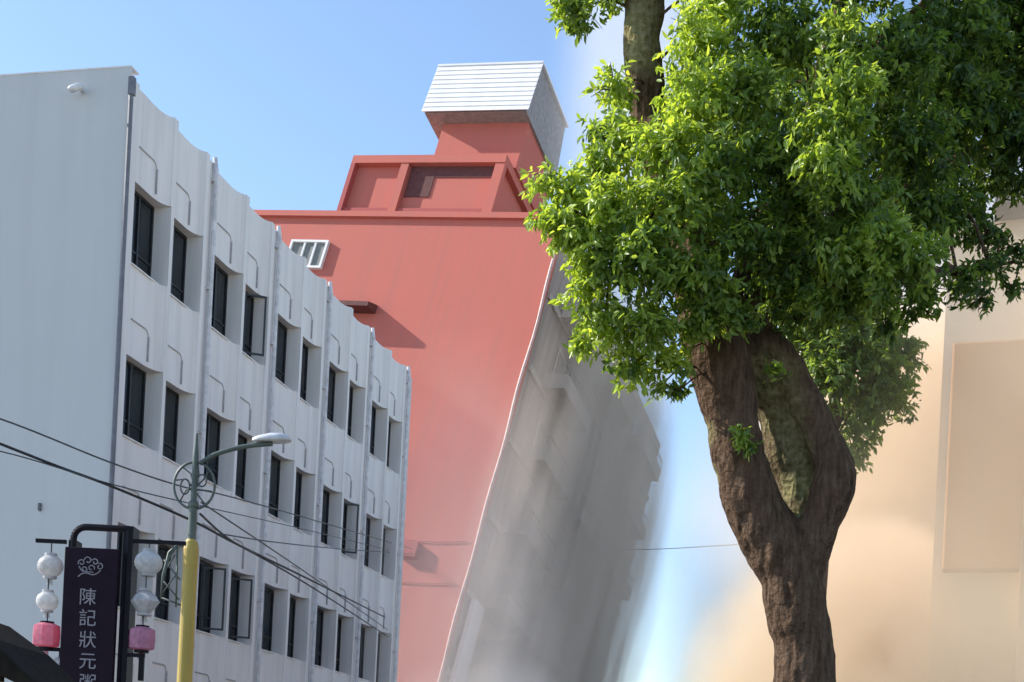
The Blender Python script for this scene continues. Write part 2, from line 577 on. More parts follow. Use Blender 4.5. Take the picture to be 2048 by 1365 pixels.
# penthouse with eave, fins and recessed panels
ph = MB().box(-10.1, -3.45, 0.24, 5.5, TOP + 0.14, 28.05).build('penthouse', M['red'], rb)
MB().box(-10.3, -3.2, -0.05, 5.7, 28.05, 28.42).build('eave', M['red'], ph)
MB().box(-10.3, -10.102, -0.05, 0.42, TOP + 0.14, 28.05).build('fin', M['red_dark'], ph)
MB().box(-7.92, -7.56, -0.02, 0.238, TOP + 0.14, 28.05).build('fin', M['red'], ph)
MB().box(-3.62, -3.2, -0.02, 0.238, TOP + 0.14, 28.05).build('fin', M['red'], ph)
for a_, b_ in ((-10.1, -7.922), (-7.558, -3.622)):
    MB().box(a_, b_, 0.06, 0.238, TOP + 0.15, TOP + 0.45).build('plinth', M['red_dark'], ph)
MB().box(-7.5, -6.35, 0.20, 0.238, 26.6, 28.04).build('pilaster_shade', M['dark_red'], ph)  # dark sheet painted as the shadow beside the middle fin
MB().box(-6.34, -3.7, 0.20, 0.238, 27.55, 28.04).build('eave_shade_strip', M['dark_red'], ph)  # dark sheet painted as the shadow under the eave
# lift tower and the white louvred box above it
tw = MB().box(-7.0, -3.1, 0.75, 4.2, 28.42, 30.6).build('lift_tower', M['red'], rb)
def lv(u, x, dy=0.0, dz=0.0):
    return (x - 0.25 * u, -0.02 + 0.6 * u + dy, 30.58 + 2.77 * u + dz)


vs = [lv(0, -7.62, .1), lv(0, -2.98, .1), (-2.98, 4.3, 30.58), (-7.62, 4.3, 30.58), lv(1, -7.62, .1), lv(1, -2.98, .1), (-3.23, 4.3, 33.35), (-7.87, 4.3, 33.35)]
MB().add(vs, [(0, 3, 2, 1), (4, 5, 6, 7), (0, 1, 5, 4), (1, 2, 6, 5), (2, 3, 7, 6), (3, 0, 4, 7)]).build('louvre_core', M['cladding_shade'], rb)
a4, b4 = lv(1, -7.74), lv(1, -2.86)
MB().box(a4[0], b4[0], a4[1] - 0.02, 4.4, 33.352, 33.44).build('box_roof', M['cladding'], rb)
SLAT_N = 10
a0, a1 = lv(0, 0), lv(1.0 / SLAT_N, 0)
d_ = Vector(a1) - Vector(a0)
sl = MB().add([(-7.74, 0, 0), (-2.86, 0, 0), (-2.86 + d_.x, d_.y + 0.03, d_.z), (-7.74 + d_.x, d_.y + 0.03, d_.z), (-7.74, 0.03, 0), (-2.86, 0.03, 0), (-2.86 + d_.x, d_.y + 0.06, d_.z), (-7.74 + d_.x, d_.y + 0.06, d_.z)],
              [(0, 1, 2, 3), (4, 7, 6, 5), (0, 4, 5, 1), (1, 5, 6, 2), (2, 6, 7, 3), (3, 7, 4, 0)]).mesh('slat', M['cladding'])
for k in range(SLAT_N):
    inst(sl, 'slat', rb, lv(k / SLAT_N, 0.0))

# side face: storeys with balconies, windows, an upright white sign panel
ZF = [TOP - 3.15 * k for k in range(1, 9)]
band_me = MB().box(0.002, 0.10, 0.4, DEP, -0.12, 0.12).mesh('storey_band', M['pale_slab'])
for z in ZF:
    inst(band_me, 'storey_band', rb, (0, 0, z))
bal = MB()
bal.box(0.10, 1.05, 0, 3.4, 0, 0.16).box(0.97, 1.05, 0, 3.4, 0.16, 0.62).box(0.10, 0.97, 0, 0.08, 0.16, 0.62).box(0.10, 0.97, 3.32, 3.4, 0.16, 0.62)
bal_me = bal.mesh('balcony', M['pale_slab'])
rail = MB().tube([(1.01, 0.04, 1.05), (1.01, 3.36, 1.05)], 0.03, 6)
for k in range(12):
    rail.tube([(1.01, 0.06 + k * 0.298, 0.6), (1.01, 0.06 + k * 0.298, 1.05)], 0.018, 5)
rail_me = rail.mesh('railing', M['pale_slab'])
swin = MB()
swin.box(0.0, 0.05, 0, 1.9, 0, 1.5)
swin_me = swin.mesh('window', M['dark_glass'])
sfr = MB().box(0.05, 0.09, 0, 1.9, 0, 0.07).box(0.05, 0.09, 0, 1.9, 1.43, 1.5).box(0.05, 0.09, 0, 0.07, 0.07, 1.43).box(0.05, 0.09, 1.83, 1.9, 0.07, 1.43).box(0.05, 0.09, 0.92, 0.98, 0.07, 1.43)
sfr_me = sfr.mesh('window_frame', M['pale_slab'])
for k, z in enumerate(ZF):
    for j, y in enumerate((1.9, 7.0, 12.2)):
        if (k * 3 + j) % 7 != 4:
            b_ = inst(bal_me, 'balcony', rb, (0, y, z + 0.02))
            inst(rail_me, 'railing', b_, (0, 0, 0))
        w1 = inst(swin_me, 'window', rb, (0, y + 0.7, z + 0.7))
        inst(sfr_me, 'window_frame', w1, (0, 0, 0))
sp = MB().box(0.12, 0.34, 0.7, 1.65, 3.2, 9.6).build('sign_panel', M['cladding'], rb, bevel=0.03)
for y, z in ((0.9, 4.5), (1.35, 8.5)):
    MB().box(0.0, 0.12, y, y + 0.1, z, z + 0.1).build('bracket', M['pipe'], rb)

# ------------------------------------------------------------------ tan building on the right
TBY = 20.0
c0 = at(1985, 412, TBY)
TBX = at(1872, 1000, TBY).x
tb = empty('tan_building', mat=Matrix.Translation((TBX, TBY, 0)) @ Matrix.Rotation(-0.32, 4, 'Z'))
tag(tb, 'tan building veiled by dust at the right edge of the picture', 'building')
HT = c0.z
MB().box(0, 14, 0, 8, 0, HT - 0.3).build('wall', M['tan_light'], tb)
MB().box(0.6, 14.2, -0.6, 8.3, HT - 0.3, HT).build('roof', M['dark_roof'], tb)
for x, wd in ((1.18, 0.22), (3.4, 0.3), (5.6, 0.3), (8.0, 0.3)):
    MB().box(x, x + wd, -0.18, -0.002, 0, HT - 0.3).build('pilaster', M['tan_light'], tb)
a_, b_ = at(1892, 690, TBY - 0.4), at(2025, 1150, TBY - 0.4)
MB().box(0.14, 1.17, -0.5, -0.2, b_.z, a_.z).build('sign_panel', M['tan_wall'], tb, bevel=0.03)
for x in (1.75, 4.3, 6.2):
    for z in (3.6, 6.6, 9.4):
        wi = MB().box(x, x + 0.75, -0.03, -0.002, z, z + 1.5).build('window', M['dusty_pane'], tb)
        MB().box(x - 0.06, x + 0.81, -0.08, -0.032, z - 0.07, z).box(x - 0.06, x + 0.81, -0.08, -0.032, z + 1.5, z + 1.57).build('window_frame', M['tan_light'], wi)


# ------------------------------------------------------------------ foliage
def leaf_mesh_arrays(pos, direc, nrm, size, tint):
    """two quads per leaf folded on the midrib"""
    n = len(pos)
    d = direc / np.linalg.norm(direc, axis=1)[:, None]
    s = np.cross(d, nrm)
    s /= np.linalg.norm(s, axis=1)[:, None] + 1e-9
    u = np.cross(s, d)
    L = size[:, None]
    wv = L * 0.19
    base = pos
    tip = pos + d * L - u * L * 0.12
    l1 = pos + d * L * 0.35 - s * wv + u * L * 0.06
    l2 = pos + d * L * 0.68 - s * wv * 0.82 + u * L * 0.02
    r1 = pos + d * L * 0.35 + s * wv + u * L * 0.06
    r2 = pos + d * L * 0.68 + s * wv * 0.82 + u * L * 0.02
    v = np.stack([base, l1, l2, tip, r2, r1], 1).reshape(-1, 3)
    k = np.arange(n)[:, None] * 6
    f = np.concatenate([k + np.array([[0, 3, 2, 1]]), k + np.array([[0, 5, 4, 3]])], 1).reshape(-1)
    return v, f, np.repeat(tint, 6)


def leaves_object(name, pos, direc, nrm, size, tint, mat, parent):
    v, f, tn = leaf_mesh_arrays(pos, direc, nrm, size, tint)
    me = bpy.data.meshes.new(name)
    nv, nf = len(v), len(f) // 4
    me.vertices.add(nv)
    me.vertices.foreach_set('co', v.astype(np.float32).ravel())
    me.loops.add(nf * 4)
    me.loops.foreach_set('vertex_index', f.astype(np.int32))
    me.polygons.add(nf)
    me.polygons.foreach_set('loop_start', np.arange(nf, dtype=np.int32) * 4)
    at_ = me.attributes.new('tint', 'FLOAT', 'POINT')
    at_.data.foreach_set('value', tn.astype(np.float32))
    me.update(calc_edges=True)
    me.materials.append(mat)
    o = bpy.data.objects.new(name, me)
    col.objects.link(o)
    o.parent = parent
    return o


def scatter(clumps, leaf_len, per_cluster, dens, droop=0.55):
    """clumps: (centre, radius vector, young 0..1, density). Leaves sit in whorls round twig tips spread through each clump."""
    P, D, NN, S, T = [], [], [], [], []
    for c, r, lit_tint, dn in clumps:  # leaf colour set lighter for sunlit clumps, darker for shaded ones
        c = np.array(c)
        r = np.array(r)
        vol = r[0] * r[1] * r[2]
        nc = max(6, int(dens * dn * vol ** 0.72))
        q = rng.normal(size=(nc, 3))
        q /= np.linalg.norm(q, axis=1)[:, None]
        rad = rng.random(nc) ** 0.42
        # lumpy surface so that the outline is uneven
        lump = np.array([mnoise.noise(Vector(c * 1.7) + Vector(a) * 1.6) for a in q])
        rad = rad * (0.92 + 0.42 * lump)
        cc = c + q * r * rad[:, None]
        m = per_cluster
        n = nc * m
        ctr = np.repeat(cc, m, 0)
        outw = np.repeat(q, m, 0)
        twig = rng.normal(size=(nc, 3)) * 0.6 + q * 0.9 + np.array([0, 0, -0.15])
        twig /= np.linalg.norm(twig, axis=1)[:, None]
        tw = np.repeat(twig, m, 0)
        along = np.tile(np.linspace(-0.14, 0.03, m), nc)[:, None]
        p = ctr + tw * along * (leaf_len / 0.085) + rng.normal(size=(n, 3)) * 0.012
        d = rng.normal(size=(n, 3)) * 0.75 + tw * 0.75 + np.array([0, 0, -droop])
        nn = rng.normal(size=(n, 3)) * 0.6 + np.array([0, 0, 0.6]) + outw * 0.55 + np.array([-0.25, -0.15, 0])
        s = leaf_len * (0.65 + 0.6 * rng.random(n))
        ti = np.clip(np.repeat(lit_tint + rng.normal(size=nc) * 0.16, m) + rng.normal(size=n) * 0.12, 0, 1)
        P.append(p), D.append(d), NN.append(nn), S.append(s), T.append(ti)
    return [np.concatenate(a) for a in (P, D, NN, S, T)]


def clump(px, py, rpx, Y, lit_tint=0.5, dn=1.0, ry=None, squash=0.9):
    c = at(px, py, Y)
    r = rpx / FOC * Y
    return (tuple(c), (r, (ry or r * 1.0), r * squash), lit_tint, dn)


TREE_Y = 10.0
tb_ = at(1608, 1365, TREE_Y)
tree = empty('camphor_tree', (tb_.x + 0.05, TREE_Y, 0))
tag(tree, 'big leafy tree with forked mossy trunk in front of the dust cloud', 'tree')
TO = np.array(tree.location)

# trunk and limbs, remeshed into one bark surface
def tp(px, py, dY=0.0):
    return at(px, py, TREE_Y + dY) - tree.location


def spline(pts, n=6):
    """Catmull-Rom through (point, radius)"""
    out, rr = [], []
    P = [pts[0]] + list(pts) + [pts[-1]]
    for i in range(1, len(P) - 2):
        for k in range(n):
            t = k / n
            a, b, c, d = P[i - 1], P[i], P[i + 1], P[i + 2]
            f = lambda w0, w1, w2, w3: 0.5 * ((2 * w1) + (-w0 + w2) * t + (2 * w0 - 5 * w1 + 4 * w2 - w3) * t * t + (-w0 + 3 * w1 - 3 * w2 + w3) * t ** 3)
            out.append(Vector([f(a[0][j], b[0][j], c[0][j], d[0][j]) for j in range(3)]))
            rr.append(f(a[1], b[1], c[1], d[1]))
    out.append(Vector(pts[-1][0]))
    rr.append(pts[-1][1])
    return out, rr


pxm = TREE_Y / FOC
tk = MB()
base = Vector((0, 0, 0))
limbs = [
    # trunk into the left stem, up into the crown
    [((-0.0, 0, -0.2), 0.36), ((0, 0, 0.3), 0.28), (tp(1608, 1365), 62 * pxm), (tp(1590, 1230), 62 * pxm), (tp(1568, 1130), 64 * pxm), (tp(1522, 1040), 62 * pxm), (tp(1483, 940, -0.04), 56 * pxm), (tp(1465, 840, -0.04), 52 * pxm),
     (tp(1440, 740), 66 * pxm), (tp(1420, 640), 66 * pxm), (tp(1390, 520, 0.1), 52 * pxm), (tp(1345, 380, 0.3), 46 * pxm), (tp(1300, 240, 0.35), 42 * pxm), (tp(1286, 120, 0.3), 40 * pxm), (tp(1288, 0, 0.3), 42 * pxm), (tp(1285, -200, 0.3), 34 * pxm), (tp(1240, -500, 0.5), 18 * pxm)],
    # right stem with the swollen elbow, curving back to the top
    [(tp(1590, 1180, 0.02), 50 * pxm), (tp(1618, 1100, -0.04), 44 * pxm), (tp(1650, 1030, -0.10), 43 * pxm), (tp(1670, 960, -0.10), 43 * pxm), (tp(1652, 890, -0.05), 36 * pxm), (tp(1612, 810, 0.02), 36 * pxm), (tp(1570, 740, 0.05), 40 * pxm), (tp(1515, 680, 0.05), 48 * pxm), (tp(1500, 600, 0.2), 50 * pxm),
     (tp(1560, 420, 0.4), 42 * pxm), (tp(1640, 220, 0.6), 34 * pxm), (tp(1700, -50, 0.8), 28 * pxm), (tp(1740, -420, 0.9), 16 * pxm)],
    # weathered mossy heartwood between the two, set back
    [(tp(1592, 1070, 0.10), 20 * pxm), (tp(1602, 990, 0.22), 44 * pxm), (tp(1592, 900, 0.24), 58 * pxm), (tp(1560, 800, 0.22), 58 * pxm), (tp(1515, 720, 0.14), 54 * pxm), (tp(1470, 640, 0.12), 50 * pxm)],
    # further limbs inside the crown
    [(tp(1500, 600, 0.2), 42 * pxm), (tp(1650, 470, 0.5), 34 * pxm), (tp(1800, 380, 0.9), 26 * pxm), (tp(1960, 300, 1.2), 18 * pxm), (tp(2150, 150, 1.4), 10 * pxm)],
    [(tp(1520, 620, 0.15), 34 * pxm), (tp(1640, 570, -0.1), 24 * pxm), (tp(1760, 540, -0.3), 18 * pxm), (tp(1880, 545, -0.2), 12 * pxm), (tp(2000, 530, 0.1), 7 * pxm)],
    [(tp(1420, 600), 34 * pxm), (tp(1330, 540, -0.3), 22 * pxm), (tp(1230, 500, -0.5), 12 * pxm)],
    [(tp(1640, 220, 0.6), 26 * pxm), (tp(1800, 60, 0.6), 18 * pxm), (tp(1950, -80, 0.6), 10 * pxm)],
]
for lb in limbs:
    p, r = spline([(tuple(a), b) for a, b in lb])
    p = [a + Vector((mnoise.noise(a * 3.1), mnoise.noise(a * 3.1 + Vector((9, 0, 0))), 0)) * 0.02 for a in p]
    r = [x * (1 + 0.12 * mnoise.noise(a * 5)) for x, a in zip(r, p)]
    tk.tube(p, r, 14)
# root flare
for k in range(6):
    a = k * pi / 3 + 0.3
    tk.tube([(0.05 * cos(a), 0.05 * sin(a), 0.55), (0.25 * cos(a), 0.25 * sin(a), 0.22), (0.55 * cos(a), 0.55 * sin(a), -0.05)], [0.16, 0.12, 0.06], 8)
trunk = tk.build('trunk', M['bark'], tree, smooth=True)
rmh = trunk.modifiers.new('remesh', 'REMESH')
rmh.mode = 'VOXEL'
rmh.voxel_size = 0.017
sm = trunk.modifiers.new('smooth', 'SMOOTH')
sm.factor, sm.iterations = 0.5, 5
dg = bpy.context.evaluated_depsgraph_get()
me2 = bpy.data.meshes.new_from_object(trunk.evaluated_get(dg))
trunk.modifiers.clear()
trunk.data = me2
co = np.empty(len(me2.vertices) * 3, np.float32)
no = np.empty(len(me2.vertices) * 3, np.float32)
me2.vertices.foreach_get('co', co)
me2.vertices.foreach_get('normal', no)
co, no = co.reshape(-1, 3), no.reshape(-1, 3)
h = np.array([0.6 * mnoise.fractal(Vector((p[0] * 14, p[1] * 14, p[2] * 4)), 1.0, 2.0, 4) - 1.2 * max(0.0, 0.35 - abs(mnoise.noise(Vector((p[0] * 11, p[1] * 11, p[2] * 2.2))))) for p in co])
co = co + no * (h * 0.02)[:, None]
me2.vertices.foreach_set('co', co.astype(np.float32).ravel())
# moss plus painted sunlight, on the hollow between the stems and on the limbs
moss_light_p = np.zeros(len(co))
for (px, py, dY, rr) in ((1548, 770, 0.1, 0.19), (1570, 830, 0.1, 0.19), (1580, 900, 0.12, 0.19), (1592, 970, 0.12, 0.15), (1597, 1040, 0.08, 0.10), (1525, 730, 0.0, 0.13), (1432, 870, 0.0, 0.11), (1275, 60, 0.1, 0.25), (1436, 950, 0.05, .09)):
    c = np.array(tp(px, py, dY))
    moss_light_p = np.maximum(moss_light_p, np.clip(1.6 - np.linalg.norm(co - c, axis=1) / rr * 1.1, 0, 1))
am = me2.attributes.new('moss_light', 'FLOAT', 'POINT')
am.data.foreach_set('value', moss_light_p.astype(np.float32))
me2.polygons.foreach_set('use_smooth', [True] * len(me2.polygons))
me2.update()

# crown clumps: place in the picture, radius in picture pixels, distance, lit or shaded leaf tint
CL = [
    clump(1160, 20, 62, 10.2, .5, .9), clump(1215, -40, 70, 10.3, .5, 1), clump(1130, 5, 35, 10.2, .5, .8),
    clump(1228, 180, 58, 10.0, .75, .8), clump(1205, 265, 45, 9.9, .45, .9), clump(1250, 290, 70, 9.7, .6, 1), clump(1195, 340, 60, 9.7, .6, 1),
    clump(1085, 365, 38, 9.5, .7, .8), clump(1140, 380, 60, 9.5, .7, 1), clump(1225, 420, 100, 9.4, .7, 1), clump(1140, 460, 75, 9.4, .7, 1), clump(1100, 440, 40, 9.4, .7, .9),
    clump(1190, 520, 75, 9.4, .6, 1), clump(1290, 520, 100, 9.3, .45, 1), clump(1170, 590, 55, 9.5, .75, 1), clump(1210, 650, 70, 9.6, .7, 1), clump(1160, 680, 35, 9.6, .6, .8), clump(1290, 650, 85, 9.5, .6, 1),
    clump(1270, 730, 60, 9.7, .6, .8), clump(1340, 720, 55, 9.7, .6, .8), clump(1320, 775, 30, 9.8, .5, .7), clump(1360, 780, 20, 9.8, .2, .6),
    clump(1350, 400, 100, 9.3, .55, 1), clump(1330, 290, 85, 9.4, .7, 1), clump(1390, 200, 90, 9.5, .7, 1), clump(1400, 80, 90, 9.7, .75, 1), clump(1440, 0, 90, 9.9, .7, 1),
    clump(1400, 560, 90, 9.4, .5, 1), clump(1420, 620, 60, 9.5, .5, 1), clump(1460, 330, 100, 9.4, .45, 1), clump(1480, 470, 100, 9.4, .4, 1), clump(1500, 180, 100, 9.6, .45, 1),
    clump(1540, 560, 50, 9.6, .4, .9), clump(1545, 625, 32, 9.7, .3, .7), clump(1570, 320, 110, 9.5, .35, 1), clump(1560, 60, 110, 9.8, .4, 1), clump(1600, 450, 80, 9.7, .35, 1),
    clump(1660, 270, 100, 9.2, .5, 1), clump(1690, 180, 90, 9.2, .5, 1), clump(1650, 340, 80, 9.1, .55, 1), clump(1690, 100, 100, 9.5, .45, 1), clump(1720, 400, 90, 9.4, .4, 1), clump(1620, 540, 60, 9.9, .35, .9),
    clump(1700, 520, 75, 9.3, .5, 1), clump(1770, 480, 80, 9.1, .6, 1), clump(1830, 520, 70, 9.2, .45, 1), clump(1760, 570, 80, 9.3, .45, 1), clump(1690, 610, 60, 9.5, .4, .9), clump(1790, 630, 40, 9.5, .3, .7), clump(1770, 665, 20, 9.5, .25, .6), clump(1850, 590, 55, 9.5, .3, .8),
    clump(1930, 560, 60, 9.8, .2, .6), clump(1990, 540, 50, 10.0, .2, .5), clump(1960, 600, 40, 10.0, .2, .5), clump(2030, 500, 50, 10.1, .2, .5), clump(2025, 580, 25, 10.2, .2, .4),
    clump(1830, 300, 110, 9.9, .3, 1), clump(1800, 120, 110, 9.8, .3, 1), clump(1900, 420, 90, 10.2, .25, 1), clump(1920, 220, 120, 10.3, .25, 1), clump(1900, 60, 120, 10.1, .25, 1), clump(2010, 330, 90, 10.6, .2, 1), clump(2030, 150, 120, 10.6, .25, 1), clump(2050, 20, 120, 10.5, .25, 1), clump(1970, 470, 50, 10.3, .2, .7),
    clump(1840, 420, 80, 10.0, .3, 1), clump(2060, 260, 90, 10.4, .2, 1), clump(1960, 120, 100, 10.9, .2, 1),
    clump(1430, 640, 45, 9.45, .5, .9), clump(1490, 640, 40, 9.45, .4, .9), clump(1385, 660, 40, 9.5, .5, .9), clump(1590, 640, 40, 9.7, .4, .7),
    clump(1600, 580, 55, 9.6, .4, .9), clump(1640, 600, 50, 9.5, .45, .9), clump(1580, 520, 60, 9.5, .4, 1), clump(1660, 480, 70, 9.4, .4, 1),
    # back of the crown
    clump(1450, 250, 170, 11.4, .4, .7), clump(1650, 200, 200, 11.8, .3, .7), clump(1850, 250, 200, 12.0, .3, .7), clump(1400, 460, 110, 10.9, .4, .7), clump(1560, 480, 110, 11.0, .3, .7), clump(1740, 400, 150, 11.6, .3, .7), clump(2000, 120, 200, 12.2, .3, .6), clump(1300, 420, 110, 10.7, .5, .7),
    # above and beside the picture
    clump(1500, -180, 190, 10.0, .5, .7), clump(1750, -180, 210, 10.0, .4, .7), clump(2000, -160, 210, 10.4, .35, .7), clump(1620, -420, 220, 10.4, .5, .6), clump(1880, -420, 230, 10.6, .45, .6), clump(1330, -330, 150, 10.4, .55, .6), clump(1240, -180, 100, 10.5, .5, .7), clump(2230, 120, 200, 10.8, .3, .7), clump(2230, 380, 130, 10.6, .3, .7), clump(2220, -180, 200, 11, .4, .6),
    # sprigs on the trunk
    clump(1480, 868, 9, 9.66, .45, .08), clump(1496, 893, 9, 9.66, .45, .08), clump(1550, 735, 14, 9.72, .45, .15),
]
LEAF = 0.066
CL = [(c, r, y + 0.06 if y < 0.45 else min(1.0, y + 0.14), dn) for c, r, y, dn in CL]  # sunlit clumps get the larger lift in leaf colour
P, D, NN, S, T = scatter(CL, LEAF, 13, 1350)
P = P - TO
# the 300 leaves that show largest, each a piece of its own
vis = at
rel = P + TO
hh = (rel[:, 2] - EYE) / rel[:, 1] * FOC
xx = rel[:, 0] / rel[:, 1] * FOC
ix = PPX + xx * cos(ROLL) + hh * sin(ROLL)
iy = PPY + xx * sin(ROLL) - hh * cos(ROLL)
score = rel[:, 1] + np.where((ix > 1000) & (ix < 2040) & (iy > 8) & (iy < 900), 0, 50) - S * 4
order = np.argsort(score)
near = order[:300]
rest = np.ones(len(P), bool)
rest[near] = False
print('leaves', len(P))
crown = leaves_object('crown', P[rest], D[rest], NN[rest], S[rest], T[rest], M['leaf'], tree)
crown['kind'] = 'stuff'
# five leaf meshes of different tint shared by the single leaves
z3 = np.zeros((1, 3))
leaf_mes = []
for tv in (0.3, 0.45, 0.6, 0.75, 0.9):
    o = leaves_object('leaf', z3, np.array([[1., 0, 0]]), np.array([[0., 0, 1]]), np.array([1.0]), np.array([tv]), M['leaf'], None)
    leaf_mes.append(o.data)
    bpy.data.objects.remove(o)
for i in near:
    d = Vector(D[i]).normalized()
    s = d.cross(Vector(NN[i])).normalized()
    u = s.cross(d)
    me = leaf_mes[int(np.clip((T[i] - 0.225) / 0.15, 0, 4))]
    o = bpy.data.objects.new('leaf', me)
    col.objects.link(o)
    o.parent = tree
    mm = Matrix((d, -s, u)).transposed().to_4x4() @ Matrix.Scale(float(S[i]), 4)
    mm.translation = Vector(P[i])
    o.matrix_local = mm

# twigs holding the clumps
tg = MB()
nodes = []
for lb in limbs:
    p, r = spline([(tuple(a), b) for a, b in lb], 4)
    nodes += [(a, b) for a, b in zip(p, r) if a.z > 3.6]
for c, r, y, dn in CL:
    cv = Vector(c) - tree.location
    a, ra = min(nodes, key=lambda n: (n[0] - cv).length)
    mid = (a + cv) / 2 + Vector((0, 0, 0.12)) + Vector((random.uniform(-.1, .1), random.uniform(-.1, .1), 0))
    p, rr = spline([(tuple(a), min(0.014, ra * 0.6)), (tuple(mid), 0.009), (tuple(cv), 0.004)], 4)
    tg.tube(p, rr, 5)
    for k in range(5):
        e = cv + Vector((random.uniform(-1, 1) * r[0], random.uniform(-1, 1) * r[1], random.uniform(-1, 1) * r[2])) * 0.8
        tg.tube([cv, (cv + e) / 2 + Vector((0, 0, 0.03)), e], [0.005, 0.004, 0.002], 4)
tg.build('twigs', M['bark'], tree)['kind'] = 'stuff'


def dusty_tree(name, label, base_px, Y, clumps, top_px):
    b0 = at(base_px[0], base_px[1], Y)
    t = empty(name, (b0.x, Y, 0))
    tag(t, label, 'tree')
    o = np.array(t.location)
    k = MB()
    tp_ = at(top_px[0], top_px[1], Y) - t.location
    p, r = spline([((0, 0, -0.1), 0.16), ((0.05, 0, tp_.z * 0.4), 0.11), (tuple(tp_), 0.05)])
    k.tube(p, r, 8)
    for c, rr, y, dn in clumps:
        k.tube([p[-3], (p[-1] + Vector(c) - t.location) / 2 + Vector((0, 0.1, 0)), Vector(c) - t.location], [0.014, 0.009, 0.004], 5)
    k.build('trunk', M['bark'], t, smooth=True)
    P, D, NN, S, T = scatter(clumps, 0.10, 11, 520)
    cr = leaves_object('crown', P - o, D, NN, S, T, M['leaf_far'], t)
    cr['kind'] = 'stuff'
    return t


DT = 16.0
dusty_tree('street_tree', 'smaller green tree half lost in dust just behind the mossy trunk', (1612, 1365), DT,
           [clump(1640, 630, 110, DT, .6, 1.2), clump(1710, 690, 110, DT - .2, .6, 1.2), clump(1650, 750, 85, DT - .3, .6, 1.1), clump(1750, 780, 90, DT, .5, 1.1), clump(1720, 850, 70, DT + .2, .5, .9), clump(1585, 660, 65, DT, .6, 1), clump(1790, 710, 75, DT + .3, .5, 1), clump(1690, 600, 100, DT + .3, .5, 1.1), clump(1705, 915, 45, DT + .2, .4, .7), clump(1800, 800, 45, DT + .3, .4, .6)], (1680, 700))

# ------------------------------------------------------------------ street lamp
LY = 18.5
lb0 = at(372, 1365, LY)
lamp = empty('street_lamp', (lb0.x - 0.02, LY, 0))
tag(lamp, 'street lamp with yellow lower pole, ring ornament and curved green arm', 'street lamp')
lo = lamp.location
ztop = at(386, 1085, LY).z
MB().lathe((0, 0, 0), [(0.24, 0), (0.24, 0.25), (0.11, 0.32), (0.097, ztop - 0.35), (0.104, ztop - 0.3), (0.104, ztop - 0.1), (0.085, ztop), (0.05, ztop + 0.05)], 20).build('yellow_pole', M['yellow_pole'], lamp, smooth=False)
zp = at(398, 868, LY).z
MB().lathe((0, 0, 0), [(0.06, ztop + 0.02), (0.055, ztop + 0.45), (0.072, ztop + 0.47), (0.072, ztop + 0.52), (0.04, ztop + 0.56), (0.04, zp - 0.3), (0.015, zp)], 14).build('upper_pole', M['green_pole'], lamp, smooth=False)
zr = at(396, 972, LY).z
ring = MB()
rp = [(0.0 + 0.27 * cos(a), 0.0, zr + 0.31 * sin(a)) for a in np.linspace(0, 2 * pi, 33)]
ring.tube(rp, 0.018, 6, caps=False)
for a in (0.5, 1.2, 2.0, 2.7, 3.7, 4.4, 5.1, 5.8):
    ring.tube([(0, 0, zr - 0.05), (0.13 * cos(a), 0.02, zr + 0.15 * sin(a) + 0.02), (0.26 * cos(a + .25), 0, zr + 0.30 * sin(a + .25))], 0.011, 5)
ring.tube([(0.10 + 0.06 * cos(a), -.01, zr + 0.07 + 0.08 * sin(a)) for a in np.linspace(0, 2 * pi, 14)], 0.012, 5, caps=False)
ring.tube([(-0.12 + 0.06 * cos(a), -.01, zr - 0.02 + 0.10 * sin(a)) for a in np.linspace(0, 2 * pi, 14)], 0.012, 5, caps=False)
ring.build('ring_ornament', M['green_pole'], lamp, smooth=True)
arm_p = [at(400, 928, LY), at(425, 912, LY), at(460, 900, LY), at(500, 892, LY), at(545, 888, LY)]
p, r = spline([(tuple(a - lo), 0.032) for a in arm_p])
MB().tube(p, r, 8).build('arm', M['green_pole'], lamp, smooth=True)
hc = at(505, 886, LY) - lo
he = at(583, 886, LY) - lo
hd = (he - hc)
hm = MB()
sec = []
for u, wv, hv in ((0, .04, .03), (.15, .09, .05), (.45, .13, .075), (.75, .13, .075), (.95, .08, .04), (1.0, .03, .02)):
    c = hc + hd * u
    sec.append([c + Vector((0, wv * cos(a), hv * (max(sin(a), -0.25)) * (1.3 if sin(a) > 0 else 1) + 0.03)) for a in np.linspace(0, 2 * pi, 12, endpoint=False)])
vs = [v for s_ in sec for v in s_]
fs = [(i * 12 + k, (i + 1) * 12 + k, (i + 1) * 12 + (k + 1) % 12, i * 12 + (k + 1) % 12) for i in range(5) for k in range(12)] + [tuple(range(12)), tuple(60 + k for k in range(11, -1, -1))]
hm.add(vs, fs).build('lamp_head', M['lamp_head'], lamp, smooth=True)
# wrought bracket on the left of the yellow pole
br = MB()
for k, off in enumerate((0.0, 0.05)):
    br.tube([tuple(at(x, y, LY - 0.02) - lo) for x, y in ((372, 1092 + 40 * off), (355, 1090), (338, 1105 + 200 * off), (326, 1150 + 100 * off), (322, 1195))], 0.016, 6)
for y0, y1, x0, x1 in ((1110, 1150, 350, 325), (1150, 1190, 352, 322), (1120, 1160, 328, 360), (1160, 1200, 325, 358)):
    br.tube([tuple(at(x0, y0, LY - 0.02) - lo), tuple(at(x1, y1, LY - 0.02) - lo)], 0.01, 5)
br.tube([tuple(at(355, 1095, LY - 0.02) - lo), tuple(at(352, 1215, LY - 0.02) - lo)], 0.014, 5)
br.tube([tuple(at(322, 1195, LY - 0.02) - lo), tuple(at(372, 1215, LY - 0.02) - lo)], 0.014, 5)
br.build('wrought_bracket', M['green_pole'], lamp, smooth=True)

